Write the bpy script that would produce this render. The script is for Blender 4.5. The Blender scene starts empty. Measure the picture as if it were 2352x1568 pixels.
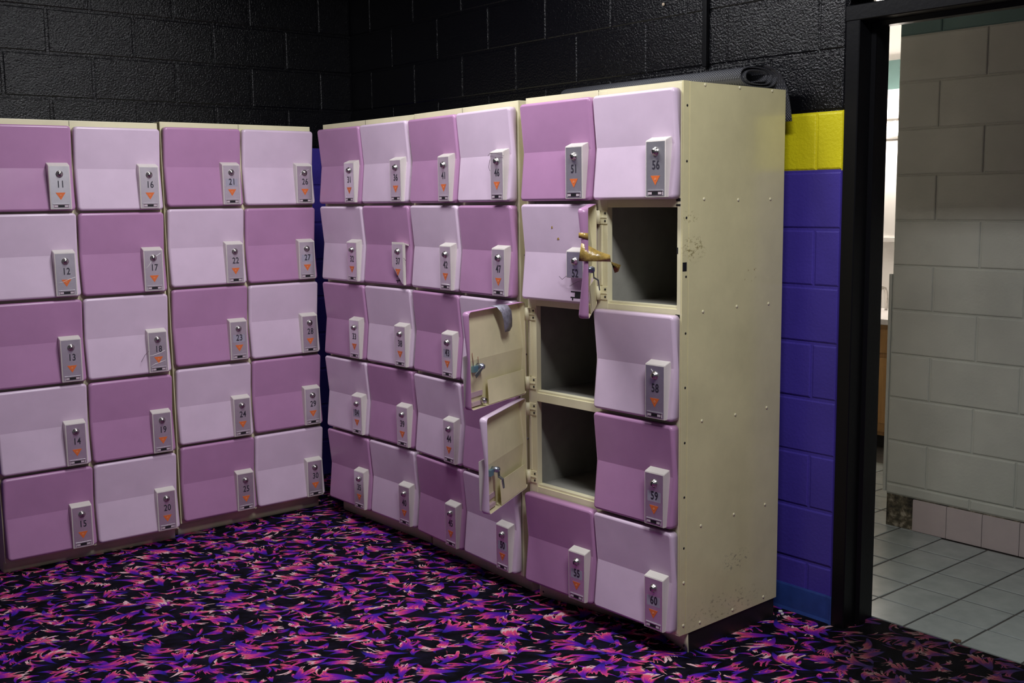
import bpy, bmesh, math, random
from mathutils import Vector, Matrix
random.seed(7)
scene = bpy.context.scene
COL = scene.collection
PI = math.pi

# ------------------------------------------------------------------ camera
cam_d = bpy.data.cameras.new('camera'); cam = bpy.data.objects.new('camera', cam_d); COL.objects.link(cam)
cam_d.sensor_width = 36.0; cam_d.lens = 2508.0 / 2352.0 * 36.0; cam_d.clip_start = 0.05
yaw, pitch, roll = 2.44398755, -0.13001061, -0.012845584
fw = Vector((math.cos(yaw)*math.cos(pitch), math.sin(yaw)*math.cos(pitch), math.sin(pitch)))
rt = Vector((math.sin(yaw), -math.cos(yaw), 0)); up = rt.cross(fw)
r2 = rt*math.cos(roll) + up*math.sin(roll); u2 = up*math.cos(roll) - rt*math.sin(roll)
M = Matrix((r2, u2, -fw)).transposed().to_4x4(); M.translation = Vector((5.31467702, -3.31695626, 1.54319097))
cam.matrix_world = M
scene.camera = cam

# ------------------------------------------------------------------ world, exposure
world = bpy.data.worlds.new('world'); scene.world = world; world.use_nodes = True
bg = world.node_tree.nodes['Background']; bg.inputs[0].default_value = (0.75, 0.8, 1.0, 1); bg.inputs[1].default_value = 0.07
vs = scene.view_settings
vs.view_transform = 'Standard'; vs.look = 'None'; vs.gamma = 1.0; vs.use_curve_mapping = False
vs.exposure = 0.0

# room fluorescent fittings (area lamps; their housings are built with the ceiling)
FITTINGS = [((2.10, -1.32, 3.00), 1.22, 0.30, 0.0, 44.0), ((4.25, -1.60, 3.00), 1.22, 0.30, 0.0, 60.0)]
for loc, sx, sy, rz, watts in FITTINGS:
    ld = bpy.data.lights.new('fluorescent_lamp', 'AREA'); ld.shape = 'RECTANGLE'; ld.size = sx; ld.size_y = sy
    ld.energy = watts; ld.color = (0.97, 0.97, 1.0)
    lo = bpy.data.objects.new('fluorescent_lamp', ld); COL.objects.link(lo); lo.location = loc; lo.rotation_euler = (0, 0, rz)

# ------------------------------------------------------------------ helpers
def obj(name, me, mats, parent=None, loc=None, rot=None):
    o = bpy.data.objects.new(name, me); COL.objects.link(o)
    if mats is not None and len(me.materials) == 0:
        for m in (mats if isinstance(mats, (list, tuple)) else [mats]): me.materials.append(m)
    if parent is not None: o.parent = parent
    if loc is not None: o.location = loc
    if rot is not None: o.rotation_euler = rot
    return o
def tag(o, label=None, cat=None, group=None, kind=None):
    if label: o['label'] = label
    if cat: o['category'] = cat
    if group: o['group'] = group
    if kind: o['kind'] = kind
    return o
def empty(name, loc=(0, 0, 0), rz=0.0):
    o = bpy.data.objects.new(name, None); COL.objects.link(o); o.location = loc; o.rotation_euler = (0, 0, rz)
    o.empty_display_size = 0.05
    return o
def mesh_of(bm, name='mesh', smooth=False):
    bmesh.ops.recalc_face_normals(bm, faces=bm.faces)
    if smooth:
        for f in bm.faces: f.smooth = True
    me = bpy.data.meshes.new(name); bm.to_mesh(me); bm.free(); return me
def add_box(bm, x0, x1, y0, y1, z0, z1, mi=0, bevel=0.0):
    vs_ = [bm.verts.new((x, y, z)) for x in (x0, x1) for y in (y0, y1) for z in (z0, z1)]
    idx = [(0, 1, 3, 2), (4, 6, 7, 5), (0, 4, 5, 1), (2, 3, 7, 6), (0, 2, 6, 4), (1, 5, 7, 3)]
    fs = [bm.faces.new([vs_[i] for i in q]) for q in idx]
    for f in fs: f.material_index = mi
    if bevel > 0:
        es = list({e for f in fs for e in f.edges})
        r = bmesh.ops.bevel(bm, geom=es, offset=bevel, segments=2, profile=0.6, affect='EDGES')
        for f in r['faces']: f.material_index = mi
    return vs_
def box(name, x0, x1, y0, y1, z0, z1, mat, parent=None, bevel=0.0):
    bm = bmesh.new(); add_box(bm, x0, x1, y0, y1, z0, z1, 0, bevel)
    return obj(name, mesh_of(bm, name), mat, parent)
def add_prism(bm, pts, vec, mi=0):
    """closed polygon pts (3d) extruded by vec"""
    a = [bm.verts.new(p) for p in pts]; b = [bm.verts.new(Vector(p) + Vector(vec)) for p in pts]
    n = len(a); fs = [bm.faces.new(a), bm.faces.new(list(reversed(b)))]
    for i in range(n): fs.append(bm.faces.new((a[i], a[(i+1) % n], b[(i+1) % n], b[i])))
    for f in fs: f.material_index = mi
    return fs
def add_lathe(bm, prof, axis_o, ax, seg=16, mi=0):
    """prof: list of (r, h) along direction ax from axis_o"""
    ax = Vector(ax).normalized(); t = ax.orthogonal().normalized(); b = ax.cross(t); o = Vector(axis_o)
    rings = []
    for r, h in prof:
        if r < 1e-6: rings.append([bm.verts.new(o + ax*h)])
        else: rings.append([bm.verts.new(o + ax*h + (t*math.cos(2*PI*k/seg) + b*math.sin(2*PI*k/seg))*r) for k in range(seg)])
    for a, c in zip(rings, rings[1:]):
        for k in range(seg):
            k2 = (k+1) % seg
            if len(a) == 1 and len(c) == 1: continue
            if len(a) == 1: f = bm.faces.new((a[0], c[k2], c[k]))
            elif len(c) == 1: f = bm.faces.new((a[k], a[k2], c[0]))
            else: f = bm.faces.new((a[k], a[k2], c[k2], c[k]))
            f.material_index = mi; f.smooth = True
    for rg in (rings[0], rings[-1]):
        if len(rg) > 1:
            f = bm.faces.new(rg); f.material_index = mi
def add_tube(bm, pts, r, seg=8, mi=0):
    pts = [Vector(p) for p in pts]; rings = []
    for i, p in enumerate(pts):
        d = (pts[min(i+1, len(pts)-1)] - pts[max(i-1, 0)]).normalized()
        t = d.cross(Vector((0.3, 0.2, 0.93))).normalized(); b = d.cross(t)
        rings.append([bm.verts.new(p + (t*math.cos(2*PI*k/seg) + b*math.sin(2*PI*k/seg))*r) for k in range(seg)])
    for a, c in zip(rings, rings[1:]):
        for k in range(seg):
            f = bm.faces.new((a[k], a[(k+1) % seg], c[(k+1) % seg], c[k])); f.smooth = True; f.material_index = mi
    for rg in (rings[0], rings[-1]):
        f = bm.faces.new(rg); f.material_index = mi

# ------------------------------------------------------------------ materials
class NT:
    def __init__(s, name):
        s.m = bpy.data.materials.new(name); s.m.use_nodes = True; s.t = s.m.node_tree
        s.p = s.t.nodes['Principled BSDF']; s.out = s.t.nodes['Material Output']
    def n(s, typ, **kw):
        nd = s.t.nodes.new(typ)
        for k, v in kw.items(): setattr(nd, k, v)
        return nd
    def l(s, a, b): s.t.links.new(a, b)
    def setin(s, sock, v):
        if hasattr(v, 'is_linked') or hasattr(v, 'node'): s.l(v, sock)
        else: sock.default_value = v
    def math(s, op, a, b=None, c=None, clamp=False):
        nd = s.n('ShaderNodeMath', operation=op); nd.use_clamp = clamp
        s.setin(nd.inputs[0], a)
        if b is not None: s.setin(nd.inputs[1], b)
        if c is not None: s.setin(nd.inputs[2], c)
        return nd.outputs[0]
    def vmath(s, op, a, b=None):
        nd = s.n('ShaderNodeVectorMath', operation=op); s.setin(nd.inputs[0], a)
        if b is not None: s.setin(nd.inputs[1], b)
        return nd.outputs[0]
    def sep(s, v):
        nd = s.n('ShaderNodeSeparateXYZ'); s.l(v, nd.inputs[0]); return nd.outputs
    def comb(s, x, y, z=0.0):
        nd = s.n('ShaderNodeCombineXYZ')
        for i, v in enumerate((x, y, z)): s.setin(nd.inputs[i], v)
        return nd.outputs[0]
    def noise(s, vec, scale, detail=2.0, rough=0.5, dim='3D'):
        nd = s.n('ShaderNodeTexNoise', noise_dimensions=dim); s.l(vec, nd.inputs['Vector'])
        nd.inputs['Scale'].default_value = scale; nd.inputs['Detail'].default_value = detail; nd.inputs['Roughness'].default_value = rough
        return nd.outputs['Fac'] if 'Fac' in nd.outputs else nd.outputs[0]
    def ramp(s, fac, stops, interp='LINEAR'):
        nd = s.n('ShaderNodeValToRGB'); nd.color_ramp.interpolation = interp
        cr = nd.color_ramp
        while len(cr.elements) < len(stops): cr.elements.new(0.5)
        for e, (p_, c_) in zip(cr.elements, stops): e.position = p_; e.color = (*c_, 1) if len(c_) == 3 else c_
        s.setin(nd.inputs[0], fac); return nd.outputs[0]
    def smooth(s, x, lo, hi):
        nd = s.n('ShaderNodeMapRange', interpolation_type='SMOOTHSTEP')
        s.setin(nd.inputs[0], x); nd.inputs[1].default_value = lo; nd.inputs[2].default_value = hi
        return nd.outputs[0]
    def mix(s, fac, a, b):
        nd = s.n('ShaderNodeMix', data_type='RGBA'); s.setin(nd.inputs[0], fac)
        for sk, v in ((nd.inputs[6], a), (nd.inputs[7], b)):
            if isinstance(v, tuple): sk.default_value = (*v, 1) if len(v) == 3 else v
            else: s.l(v, sk)
        return nd.outputs[2]
    def bump(s, h, strength=0.3, dist=0.01):
        nd = s.n('ShaderNodeBump'); nd.inputs['Strength'].default_value = strength; nd.inputs['Distance'].default_value = dist
        s.l(h, nd.inputs['Height']); s.l(nd.outputs[0], s.p.inputs['Normal'])
    def pos(s): return s.n('ShaderNodeNewGeometry').outputs['Position']
    def objc(s): return s.n('ShaderNodeTexCoord').outputs['Object']
    def base(s, c, rough=0.5, metal=0.0, spec=0.5):
        s.setin(s.p.inputs['Base Color'], (*c, 1) if isinstance(c, tuple) and len(c) == 3 else c)
        s.p.inputs['Roughness'].default_value = rough; s.p.inputs['Metallic'].default_value = metal
        s.p.inputs['Specular IOR Level'].default_value = spec
MATS = {}
def simple(name, c, rough=0.5, metal=0.0, spec=0.5, var=0.0, vscale=6.0, bump=0.0, bscale=150.0, coords='pos', emit=0.0):
    if name in MATS: return MATS[name]
    t = NT(name); v = t.pos() if coords == 'pos' else t.objc()
    if var > 0:
        f = t.noise(v, vscale, 4.0, 0.6)
        c2 = tuple(x*(1-var) for x in c); c1 = tuple(min(1, x*(1+var)) for x in c)
        t.base(t.ramp(f, [(0.3, c2), (0.7, c1)]), rough, metal, spec)
    else: t.base(c, rough, metal, spec)
    if bump > 0: t.bump(t.noise(v, bscale, 3.0, 0.6), bump, 0.004)
    if emit > 0:
        t.p.inputs['Emission Color'].default_value = (*c, 1); t.p.inputs['Emission Strength'].default_value = emit
    MATS[name] = t.m; return t.m

def block_paint(name, c, rough, bstr, spec=0.5, bscale=85.0):
    """roller-stippled gloss paint over concrete block"""
    t = NT(name); v = t.pos()
    n1 = t.noise(v, bscale, 3.0, 0.6); n2 = t.noise(v, 9.0, 2.0, 0.5)
    h = t.math('ADD', n1, t.math('MULTIPLY', n2, 0.5))
    f = t.noise(v, 2.5, 3.0, 0.6)
    t.base(t.ramp(f, [(0.3, tuple(x*0.88 for x in c)), (0.7, tuple(x*1.1 for x in c))]), rough, 0.0, spec)
    t.bump(h, bstr, 0.006); MATS[name] = t.m; return t.m
BLACK = block_paint('black_block_paint', (0.003, 0.003, 0.0045), 0.20, 0.60, 0.34, 115.0)
BLUE = block_paint('blue_block_paint', (0.062, 0.042, 0.33), 0.38, 0.22, 0.4)
YELLOW = block_paint('yellow_block_paint', (0.74, 0.66, 0.012), 0.40, 0.40, 0.4)
BATHW = block_paint('off_white_block_paint', (0.42, 0.43, 0.375), 0.45, 0.20, 0.4)
BATHG = block_paint('dark_green_block_paint', (0.10, 0.17, 0.16), 0.5, 0.15, 0.3)
FRAME = simple('black_frame_paint', (0.004, 0.004, 0.005), 0.35, 0, 0.22, bump=0.08, bscale=60)
CEIL = simple('dark_ceiling_paint', (0.03, 0.03, 0.034), 0.8)

def door_paint(name, c):
    """enamel with faint mottling, scuffs"""
    t = NT(name); v = t.objc(); inf = t.n('ShaderNodeObjectInfo')
    w = t.vmath('ADD', v, t.comb(t.math('MULTIPLY', inf.outputs['Random'], 37.0), t.math('MULTIPLY', inf.outputs['Random'], 11.0), 0.0))
    f = t.noise(w, 7.0, 4.0, 0.6); g = t.noise(w, 420.0, 1.0, 0.5)
    col = t.ramp(f, [(0.25, tuple(x*0.93 for x in c)), (0.75, tuple(min(1, x*1.05) for x in c))])
    ch = t.noise(t.vmath('MULTIPLY', w, (1.0, 1.0, 3.0)), 55.0, 5.0, 0.75)
    chip = t.smooth(ch, 0.775, 0.80)
    col = t.mix(t.math('MULTIPLY', chip, 0.75), col, (0.16, 0.11, 0.14))
    t.base(col, 0.30, 0, 0.45)
    t.bump(t.math('ADD', t.math('MULTIPLY', g, 0.06), t.noise(w, 4.5, 2.0, 0.5)), 0.10, 0.02)
    MATS[name] = t.m; return t.m
PINK = door_paint('pale_pink_enamel', (0.70, 0.55, 0.69))
MAUVE = door_paint('mauve_enamel', (0.47, 0.245, 0.43))

def cream_paint(name, c, stains):
    t = NT(name); v = t.objc()
    f = t.noise(v, 5.0, 5.0, 0.62)
    col = t.ramp(f, [(0.25, tuple(x*0.87 for x in c)), (0.75, tuple(min(1, x*1.06) for x in c))])
    sc = t.noise(t.vmath('MULTIPLY', v, (1.0, 1.0, 0.55)), 60.0, 5.0, 0.75)
    col = t.mix(t.math('MULTIPLY', t.smooth(sc, 0.76, 0.79), 0.8), col, (0.07, 0.06, 0.05))
    if stains:
        x, y, z = t.sep(v)
        def blob(cy, cz, ry, rz, nscale, lo, hi, colr, amt, col):
            dy = t.math('DIVIDE', t.math('SUBTRACT', y, cy), ry); dz = t.math('DIVIDE', t.math('SUBTRACT', z, cz), rz)
            d = t.math('SQRT', t.math('ADD', t.math('MULTIPLY', dy, dy), t.math('MULTIPLY', dz, dz)))
            nn = t.noise(t.vmath('MULTIPLY', v, (1, 1, 1.6)), nscale, 5.0, 0.7)
            k = t.math('MULTIPLY', t.smooth(d, 1.0, 0.35), t.smooth(nn, lo, hi))
            return t.mix(t.math('MULTIPLY', k, amt), col, colr)
        col = blob(0.055, 1.375, 0.075, 0.055, 70, 0.52, 0.62, (0.22, 0.17, 0.05), 0.8, col)
        col = blob(0.035, 1.475, 0.055, 0.03, 80, 0.54, 0.62, (0.24, 0.19, 0.06), 0.6, col)
        col = blob(0.36, 1.28, 0.06, 0.07, 40, 0.62, 0.66, (0.25, 0.13, 0.03), 0.9, col)
        col = blob(0.30, 0.27, 0.10, 0.05, 60, 0.55, 0.62, (0.10, 0.10, 0.10), 0.7, col)
        col = blob(0.25, 0.12, 0.30, 0.07, 55, 0.55, 0.68, (0.14, 0.12, 0.08), 0.6, col)
    t.base(col, 0.26 if stains else 0.4, 0, 0.5)
    if stains: t.p.inputs['Coat Weight'].default_value = 0.7; t.p.inputs['Coat Roughness'].default_value = 0.14
    t.bump(t.noise(v, 3.0, 2.0, 0.5), 0.16, 0.03)
    MATS[name] = t.m; return t.m
CREAM = cream_paint('cream_enamel', (0.78, 0.73, 0.49), False)
CREAM_SIDE = cream_paint('cream_side_enamel', (0.76, 0.70, 0.40), True)
INNER = simple('cream_inner_enamel', (0.74, 0.68, 0.43), 0.42, 0, 0.4, var=0.08, vscale=8, coords='obj')
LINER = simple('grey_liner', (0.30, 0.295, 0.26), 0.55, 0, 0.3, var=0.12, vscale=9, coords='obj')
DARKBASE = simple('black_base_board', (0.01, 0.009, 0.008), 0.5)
ALU = simple('brushed_aluminium', (0.80, 0.78, 0.80), 0.36, 0.85, 0.5, var=0.05, vscale=30, coords='obj')
CHROME = simple('chrome', (0.55, 0.53, 0.50), 0.25, 1.0)
STEEL = simple('zinc_steel', (0.42, 0.47, 0.55), 0.30, 0.9)
INK = simple('black_ink', (0.025, 0.022, 0.035), 0.55)
HOLE = simple('black_slot', (0.006, 0.006, 0.008), 0.6)
ORANGE = simple('orange_print', (0.72, 0.16, 0.035), 0.5)
EMBLEM = simple('pale_orange_print', (0.75, 0.36, 0.20), 0.5)
LABELP = simple('grey_number_label', (0.36, 0.34, 0.42), 0.45)
SLOTP = simple('pale_slot_piece', (0.60, 0.50, 0.55), 0.4)
SCREW = simple('dark_screw', (0.03, 0.03, 0.025), 0.4, 0.6)
def acrylic():
    t = NT('clear_acrylic'); t.base((0.92, 0.89, 0.80), 0.20, 0, 0.6)
    tr = t.n('ShaderNodeBsdfTransparent'); mx = t.n('ShaderNodeMixShader'); mx.inputs[0].default_value = 0.66
    t.l(tr.outputs[0], mx.inputs[1]); t.l(t.p.outputs[0], mx.inputs[2]); t.l(mx.outputs[0], t.out.inputs[0]); return t.m
ACRYL = acrylic()

def carpet():
    t = NT('blacklight_carpet'); P = t.pos()
    px, py, pz = t.sep(P)
    # weave direction: patterns lie along the length of the roll
    a0 = 0.88; ca, sa = math.cos(a0), math.sin(a0)
    qx = t.math('ADD', t.math('MULTIPLY', px, ca), t.math('MULTIPLY', py, sa))
    qy = t.math('SUBTRACT', t.math('MULTIPLY', py, ca), t.math('MULTIPLY', px, sa))
    base = t.comb(t.math('MULTIPLY', qx, 0.80), qy, 0.0)
    col = t.ramp(t.noise(base, 16.0, 3.0, 0.6), [(0.40, (0.0022, 0.0018, 0.004)), (0.72, (0.012, 0.009, 0.026))])
    def layer(col, scale, off, tint, length, width):
        v = t.vmath('ADD', base, (off, off*0.37, 0.0))
        wv = t.n('ShaderNodeTexNoise', noise_dimensions='2D'); t.l(v, wv.inputs['Vector']); wv.inputs['Scale'].default_value = 14.0
        wv.inputs['Detail'].default_value = 1.0
        vo = t.n('ShaderNodeTexVoronoi', voronoi_dimensions='2D', feature='F1')
        t.l(v, vo.inputs['Vector']); vo.inputs['Scale'].default_value = scale; vo.inputs['Randomness'].default_value = 0.85
        loc = t.vmath('SUBTRACT', v, vo.outputs['Position'])
        loc = t.vmath('MULTIPLY', loc, (scale, scale, scale))
        lx, ly, lz = t.sep(loc); cr, cg, cb = t.sep(vo.outputs['Color'])
        ang = t.math('MULTIPLY', t.math('SUBTRACT', cr, 0.5), 3.0)
        flip = t.math('MULTIPLY', t.math('GREATER_THAN', t.math('FRACT', t.math('MULTIPLY', cb, 7.0)), 0.5), PI)
        ang = t.math('ADD', ang, flip)
        c_, s_ = t.math('COSINE', ang), t.math('SINE', ang)
        u = t.math('ADD', t.math('MULTIPLY', lx, c_), t.math('MULTIPLY', ly, s_))
        w = t.math('SUBTRACT', t.math('MULTIPLY', ly, c_), t.math('MULTIPLY', lx, s_))
        bend = t.math('MULTIPLY', t.math('SUBTRACT', cg, 0.5), 2.6)
        w = t.math('ADD', w, t.math('MULTIPLY', bend, t.math('MULTIPLY', u, u)))
        up_ = t.math('ADD', u, 0.62)
        wf = t.math('DIVIDE', w, t.math('MAXIMUM', t.math('MULTIPLY', up_, 1.1), 0.12))
        fing = t.noise(t.comb(t.math('ADD', t.math('MULTIPLY', wf, 6.0), t.math('MULTIPLY', cr, 91.0)), t.math('ADD', t.math('MULTIPLY', u, 1.1), t.math('MULTIPLY', cg, 53.0)), 0.0), 1.0, 2.0, 0.7, '2D')
        fing = t.smooth(fing, 0.30, 0.70)
        umax = t.math('ADD', -0.02, t.math('MULTIPLY', fing, length))
        wid = t.math('ADD', width*0.35, t.math('MULTIPLY', cb, width))
        mk = t.math('MULTIPLY', t.smooth(t.math('SUBTRACT', umax, u), 0.0, 0.06), t.smooth(t.math('SUBTRACT', wid, t.math('ABSOLUTE', wf)), 0.0, 0.07))
        mk = t.math('MULTIPLY', mk, t.smooth(u, -0.60, -0.40))
        tt = t.math('DIVIDE', t.math('ADD', u, 0.55), t.math('ADD', umax, 0.55))
        tt = t.math('ADD', tt, t.math('MULTIPLY', t.math('SUBTRACT', fing, 0.5), 0.16))
        tt = t.math('ADD', tt, t.math('MULTIPLY', t.math('SUBTRACT', cg, 0.5), tint))
        cc = t.ramp(tt, [(0.0, (0.012, 0.010, 0.06)), (0.25, (0.045, 0.020, 0.40)), (0.45, (0.14, 0.014, 0.43)), (0.62, (0.26, 0.018, 0.42)),
                         (0.78, (0.72, 0.055, 0.27)), (0.92, (0.98, 0.12, 0.20)), (1.0, (0.98, 0.62, 0.66))])
        return t.mix(mk, col, cc)
    col = layer(col, 16.0, 12.4, -0.50, 0.46, 0.22)
    col = layer(col, 12.5, 3.1, 0.40, 0.50, 0.22)
    col = layer(col, 9.8, 7.7, 0.30, 0.52, 0.22)
    col = layer(col, 7.8, 31.9, 0.25, 0.52, 0.24)
    # pile grain
    g = t.noise(P, 520.0, 2.0, 0.7)
    col = t.mix(t.smooth(g, 0.62, 0.35), col, t.vmath('MULTIPLY', col, (0.45, 0.45, 0.5)))
    # darker, less saturated carpet around the washroom threshold
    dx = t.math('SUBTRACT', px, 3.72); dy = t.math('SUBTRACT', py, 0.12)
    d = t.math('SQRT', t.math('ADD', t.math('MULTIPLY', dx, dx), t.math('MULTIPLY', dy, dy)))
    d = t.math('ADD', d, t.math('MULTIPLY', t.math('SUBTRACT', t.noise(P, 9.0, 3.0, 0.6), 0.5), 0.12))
    dull = t.smooth(d, 0.66, 0.46)
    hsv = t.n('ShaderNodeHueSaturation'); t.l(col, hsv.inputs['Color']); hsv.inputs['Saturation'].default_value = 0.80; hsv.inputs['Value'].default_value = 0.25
    dull_col = t.vmath('MULTIPLY', hsv.outputs[0], (1.0, 0.85, 0.78))
    col = t.mix(dull, col, dull_col)
    t.base(col, 0.95, 0, 0.1)
    t.p.inputs['Sheen Weight'].default_value = 0.0
    t.bump(g, 0.5, 0.004)
    return t.m
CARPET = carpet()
def floor_tile():
    t = NT('grey_glazed_tile'); v = t.pos(); inf = t.n('ShaderNodeObjectInfo')
    f = t.noise(t.vmath('ADD', v, t.comb(t.math('MULTIPLY', inf.outputs['Random'], 31.0), 0.0, 0.0)), 9.0, 4.0, 0.6)
    t.base(t.ramp(f, [(0.25, (0.22, 0.25, 0.24)), (0.75, (0.30, 0.33, 0.315))]), 0.24, 0, 0.5)
    br = t.noise(t.vmath('MULTIPLY', v, (90.0, 14.0, 1.0)), 1.0, 2.0, 0.5)
    t.bump(br, 0.10, 0.003); return t.m
FTILE = floor_tile()
GROUT = simple('dark_grout', (0.055, 0.05, 0.045), 0.8, var=0.3, vscale=20)
BTILE = simple('pinkish_base_tile', (0.42, 0.36, 0.35), 0.28, var=0.04, vscale=12)
MOULD = None
def mould():
    t = NT('mouldy_mortar'); v = t.pos()
    f = t.noise(v, 26.0, 5.0, 0.7); g = t.noise(v, 9.0, 3.0, 0.6)
    k = t.math('ADD', t.math('MULTIPLY', f, 0.55), t.math('MULTIPLY', g, 0.45))
    t.base(t.ramp(k, [(0.42, (0.012, 0.010, 0.007)), (0.52, (0.09, 0.075, 0.045)), (0.62, (0.36, 0.32, 0.24))]), 0.9)
    t.bump(f, 0.8, 0.01); return t.m
MOULD = mould()
VINYL = simple('blue_vinyl_base', (0.022, 0.055, 0.24), 0.5, var=0.2, vscale=14)
def rubber():
    t = NT('black_rubber_mat'); v = t.objc()
    x, y, z = t.sep(v)
    gx = t.math('SINE', t.math('MULTIPLY', x, 620.0))
    gy = t.math('SINE', t.math('MULTIPLY', t.math('ADD', y, z), 620.0))
    t.base((0.05, 0.051, 0.060), 0.45, 0, 0.6); t.bump(t.math('MULTIPLY', gx, gy), 0.5, 0.003); return t.m
RUBBER = rubber()
MTAPE = simple('brown_parcel_tape', (0.40, 0.27, 0.07), 0.25, 0, 0.6, var=0.35, vscale=60, bump=0.3, bscale=90)
DTAPE = simple('grey_duct_tape', (0.26, 0.26, 0.31), 0.35, 0.2, 0.5, var=0.3, vscale=70, bump=0.4, bscale=110)
WOOD = None
def wood():
    t = NT('golden_oak'); v = t.pos()
    w = t.noise(t.vmath('MULTIPLY', v, (30.0, 30.0, 2.5)), 1.0, 3.0, 0.6)
    t.base(t.ramp(w, [(0.3, (0.34, 0.17, 0.05)), (0.7, (0.52, 0.30, 0.11))]), 0.4); return t.m
WOOD = wood()
WHITE = simple('white_laminate', (0.85, 0.82, 0.80), 0.3)
PLASTER = simple('white_plaster', (0.78, 0.76, 0.73), 0.7)

# ------------------------------------------------------------------ setting
CZ = 0.2032
def block_mesh(w, h, dep, mat, cache={}):
    key = (round(w, 4), h, mat.name)
    if key in cache: return cache[key]
    bm = bmesh.new(); c = 0.006
    # front face at y=0 (x 0..w, z 0..h), chamfered front edge, sides going back to y=dep
    def rect(i, y): return [bm.verts.new(p) for p in ((i, y, i), (w-i, y, i), (w-i, y, h-i), (i, y, h-i))]
    a, b, d, e = rect(c, -0.0), rect(c*0.3, 0.002), rect(0, 0.006), rect(0, dep)
    bm.faces.new(a)
    for p, q in ((a, b), (b, d), (d, e)):
        for i in range(4): bm.faces.new((p[i], p[(i+1) % 4], q[(i+1) % 4], q[i]))
    bm.faces.new(e)
    me = mesh_of(bm, 'block'); me.materials.append(mat); cache[key] = me; return me
J = 0.009; JV = 0.0055
def course_joints(lo, hi, pitch, start):
    xs = [lo]; k = math.ceil((lo - start)/pitch)
    while start + k*pitch < hi - 0.01:
        if start + k*pitch > lo + 0.01: xs.append(start + k*pitch)
        k += 1
    xs.append(hi); return xs

# right wall (plane y=0)
wall_r = empty('wall_right'); tag(wall_r, 'black concrete block wall with blue dado behind the right-hand lockers', kind='structure')
JF = 0.0035
box('mortar_bed', 0.0, 2.62, JF, 0.16, 0.0, 9*CZ, BLUE, wall_r)
box('mortar_bed', 2.62, 3.148, JF, 0.16, 0.0, 8*CZ+0.004, BLUE, wall_r)
box('mortar_bed', 2.62, 3.148, JF, 0.16, 8*CZ+0.004, 9*CZ, YELLOW, wall_r)
box('mortar_bed', 0.0, 3.148, JF, 0.16, 9*CZ, 16*CZ, BLACK, wall_r)
box('mortar_bed', 4.16, 7.6, JF, 0.16, 0.0, 9*CZ, BLUE, wall_r)
box('mortar_bed', 4.16, 7.6, JF, 0.16, 9*CZ, 16*CZ, BLACK, wall_r)
box('mortar_bed', 3.148, 4.16, JF, 0.16, 2.19, 16*CZ, BLACK, wall_r)
for k in range(0, 15):
    xs = course_joints(0.0, 3.137, 0.4045, 0.2 if k % 2 == 0 else 0.0)
    for a, b in zip(xs, xs[1:]):
        if k < 8 and not (b > 2.85 or a < 0.9): continue
        m = BLACK if k >= 9 else BLUE
        if k == 8 and b > 2.6: m = YELLOW
        o = obj('block', block_mesh(b-a-JV, CZ-J, 0.05, m), None, wall_r, (a+JV/2, random.uniform(-0.0012, 0.0005), k*CZ+J/2))
for z0, z1, m in ((0.0, 8*CZ, BLUE), (8*CZ, 9*CZ, YELLOW), (9*CZ, 16*CZ, BLACK)):
    bm = bmesh.new(); add_prism(bm, [(3.133, 0.02, z0), (3.136, -0.003, z0), (3.142, -0.006, z0), (3.150, 0.004, z0), (3.150, 0.02, z0)], (0, 0, z1-z0))
    obj('edge_bead', mesh_of(bm), m, wall_r)
# left wall (plane x=0)
wall_l = empty('wall_left'); tag(wall_l, 'black concrete block wall behind the left-hand lockers', kind='structure')
box('mortar_bed', -0.16, -JF, -6.4, 0.16, 0.0, 9*CZ, BLUE, wall_l)
box('mortar_bed', -0.16, -JF, -6.4, 0.16, 9*CZ, 16*CZ, BLACK, wall_l)
for k in range(0, 15):
    ys = course_joints(0.0, 3.4 if k > 7 else 0.7, 0.4065, 0.204 if k % 2 == 0 else 0.0)
    for a, b in zip(ys, ys[1:]):
        o = obj('block', block_mesh(b-a-J, CZ-J, 0.05, BLACK if k >= 9 else BLUE), None, wall_l, (random.uniform(-0.0005, 0.0012), -b+J/2, k*CZ+J/2), (0, 0, PI/2))

# floors
bm = bmesh.new(); add_box(bm, -0.16, 7.6, -6.4, 0.0, -0.05, 0.0); add_box(bm, 3.15, 4.16, 0.0, 0.163, -0.05, 0.0)
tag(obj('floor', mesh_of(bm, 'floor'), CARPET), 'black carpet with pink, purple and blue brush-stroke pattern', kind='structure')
tf = empty('floor_bathroom'); tag(tf, 'grey square-tiled washroom floor with dark grout', kind='structure')
box('grout_bed', 0.55, 4.6, 0.163, 3.3, -0.05, -0.003, GROUT, tf)
TP = 0.2135; GJ = 0.0085
bm = bmesh.new(); s = TP-GJ
def tile_rect(i, z): return [bm.verts.new(p) for p in ((i, i, z), (s-i, i, z), (s-i, s-i, z), (i, s-i, z))]
ta, tb, tc = tile_rect(0.003, 0.0005), tile_rect(0.0, -0.0015), tile_rect(0.0, -0.012)
bm.faces.new(ta)
for p_, q_ in ((ta, tb), (tb, tc)):
    for i in range(4): bm.faces.new((p_[i], p_[(i+1) % 4], q_[(i+1) % 4], q_[i]))
tile_me = mesh_of(bm, 'tile'); tile_me.materials.append(FTILE)
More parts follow.
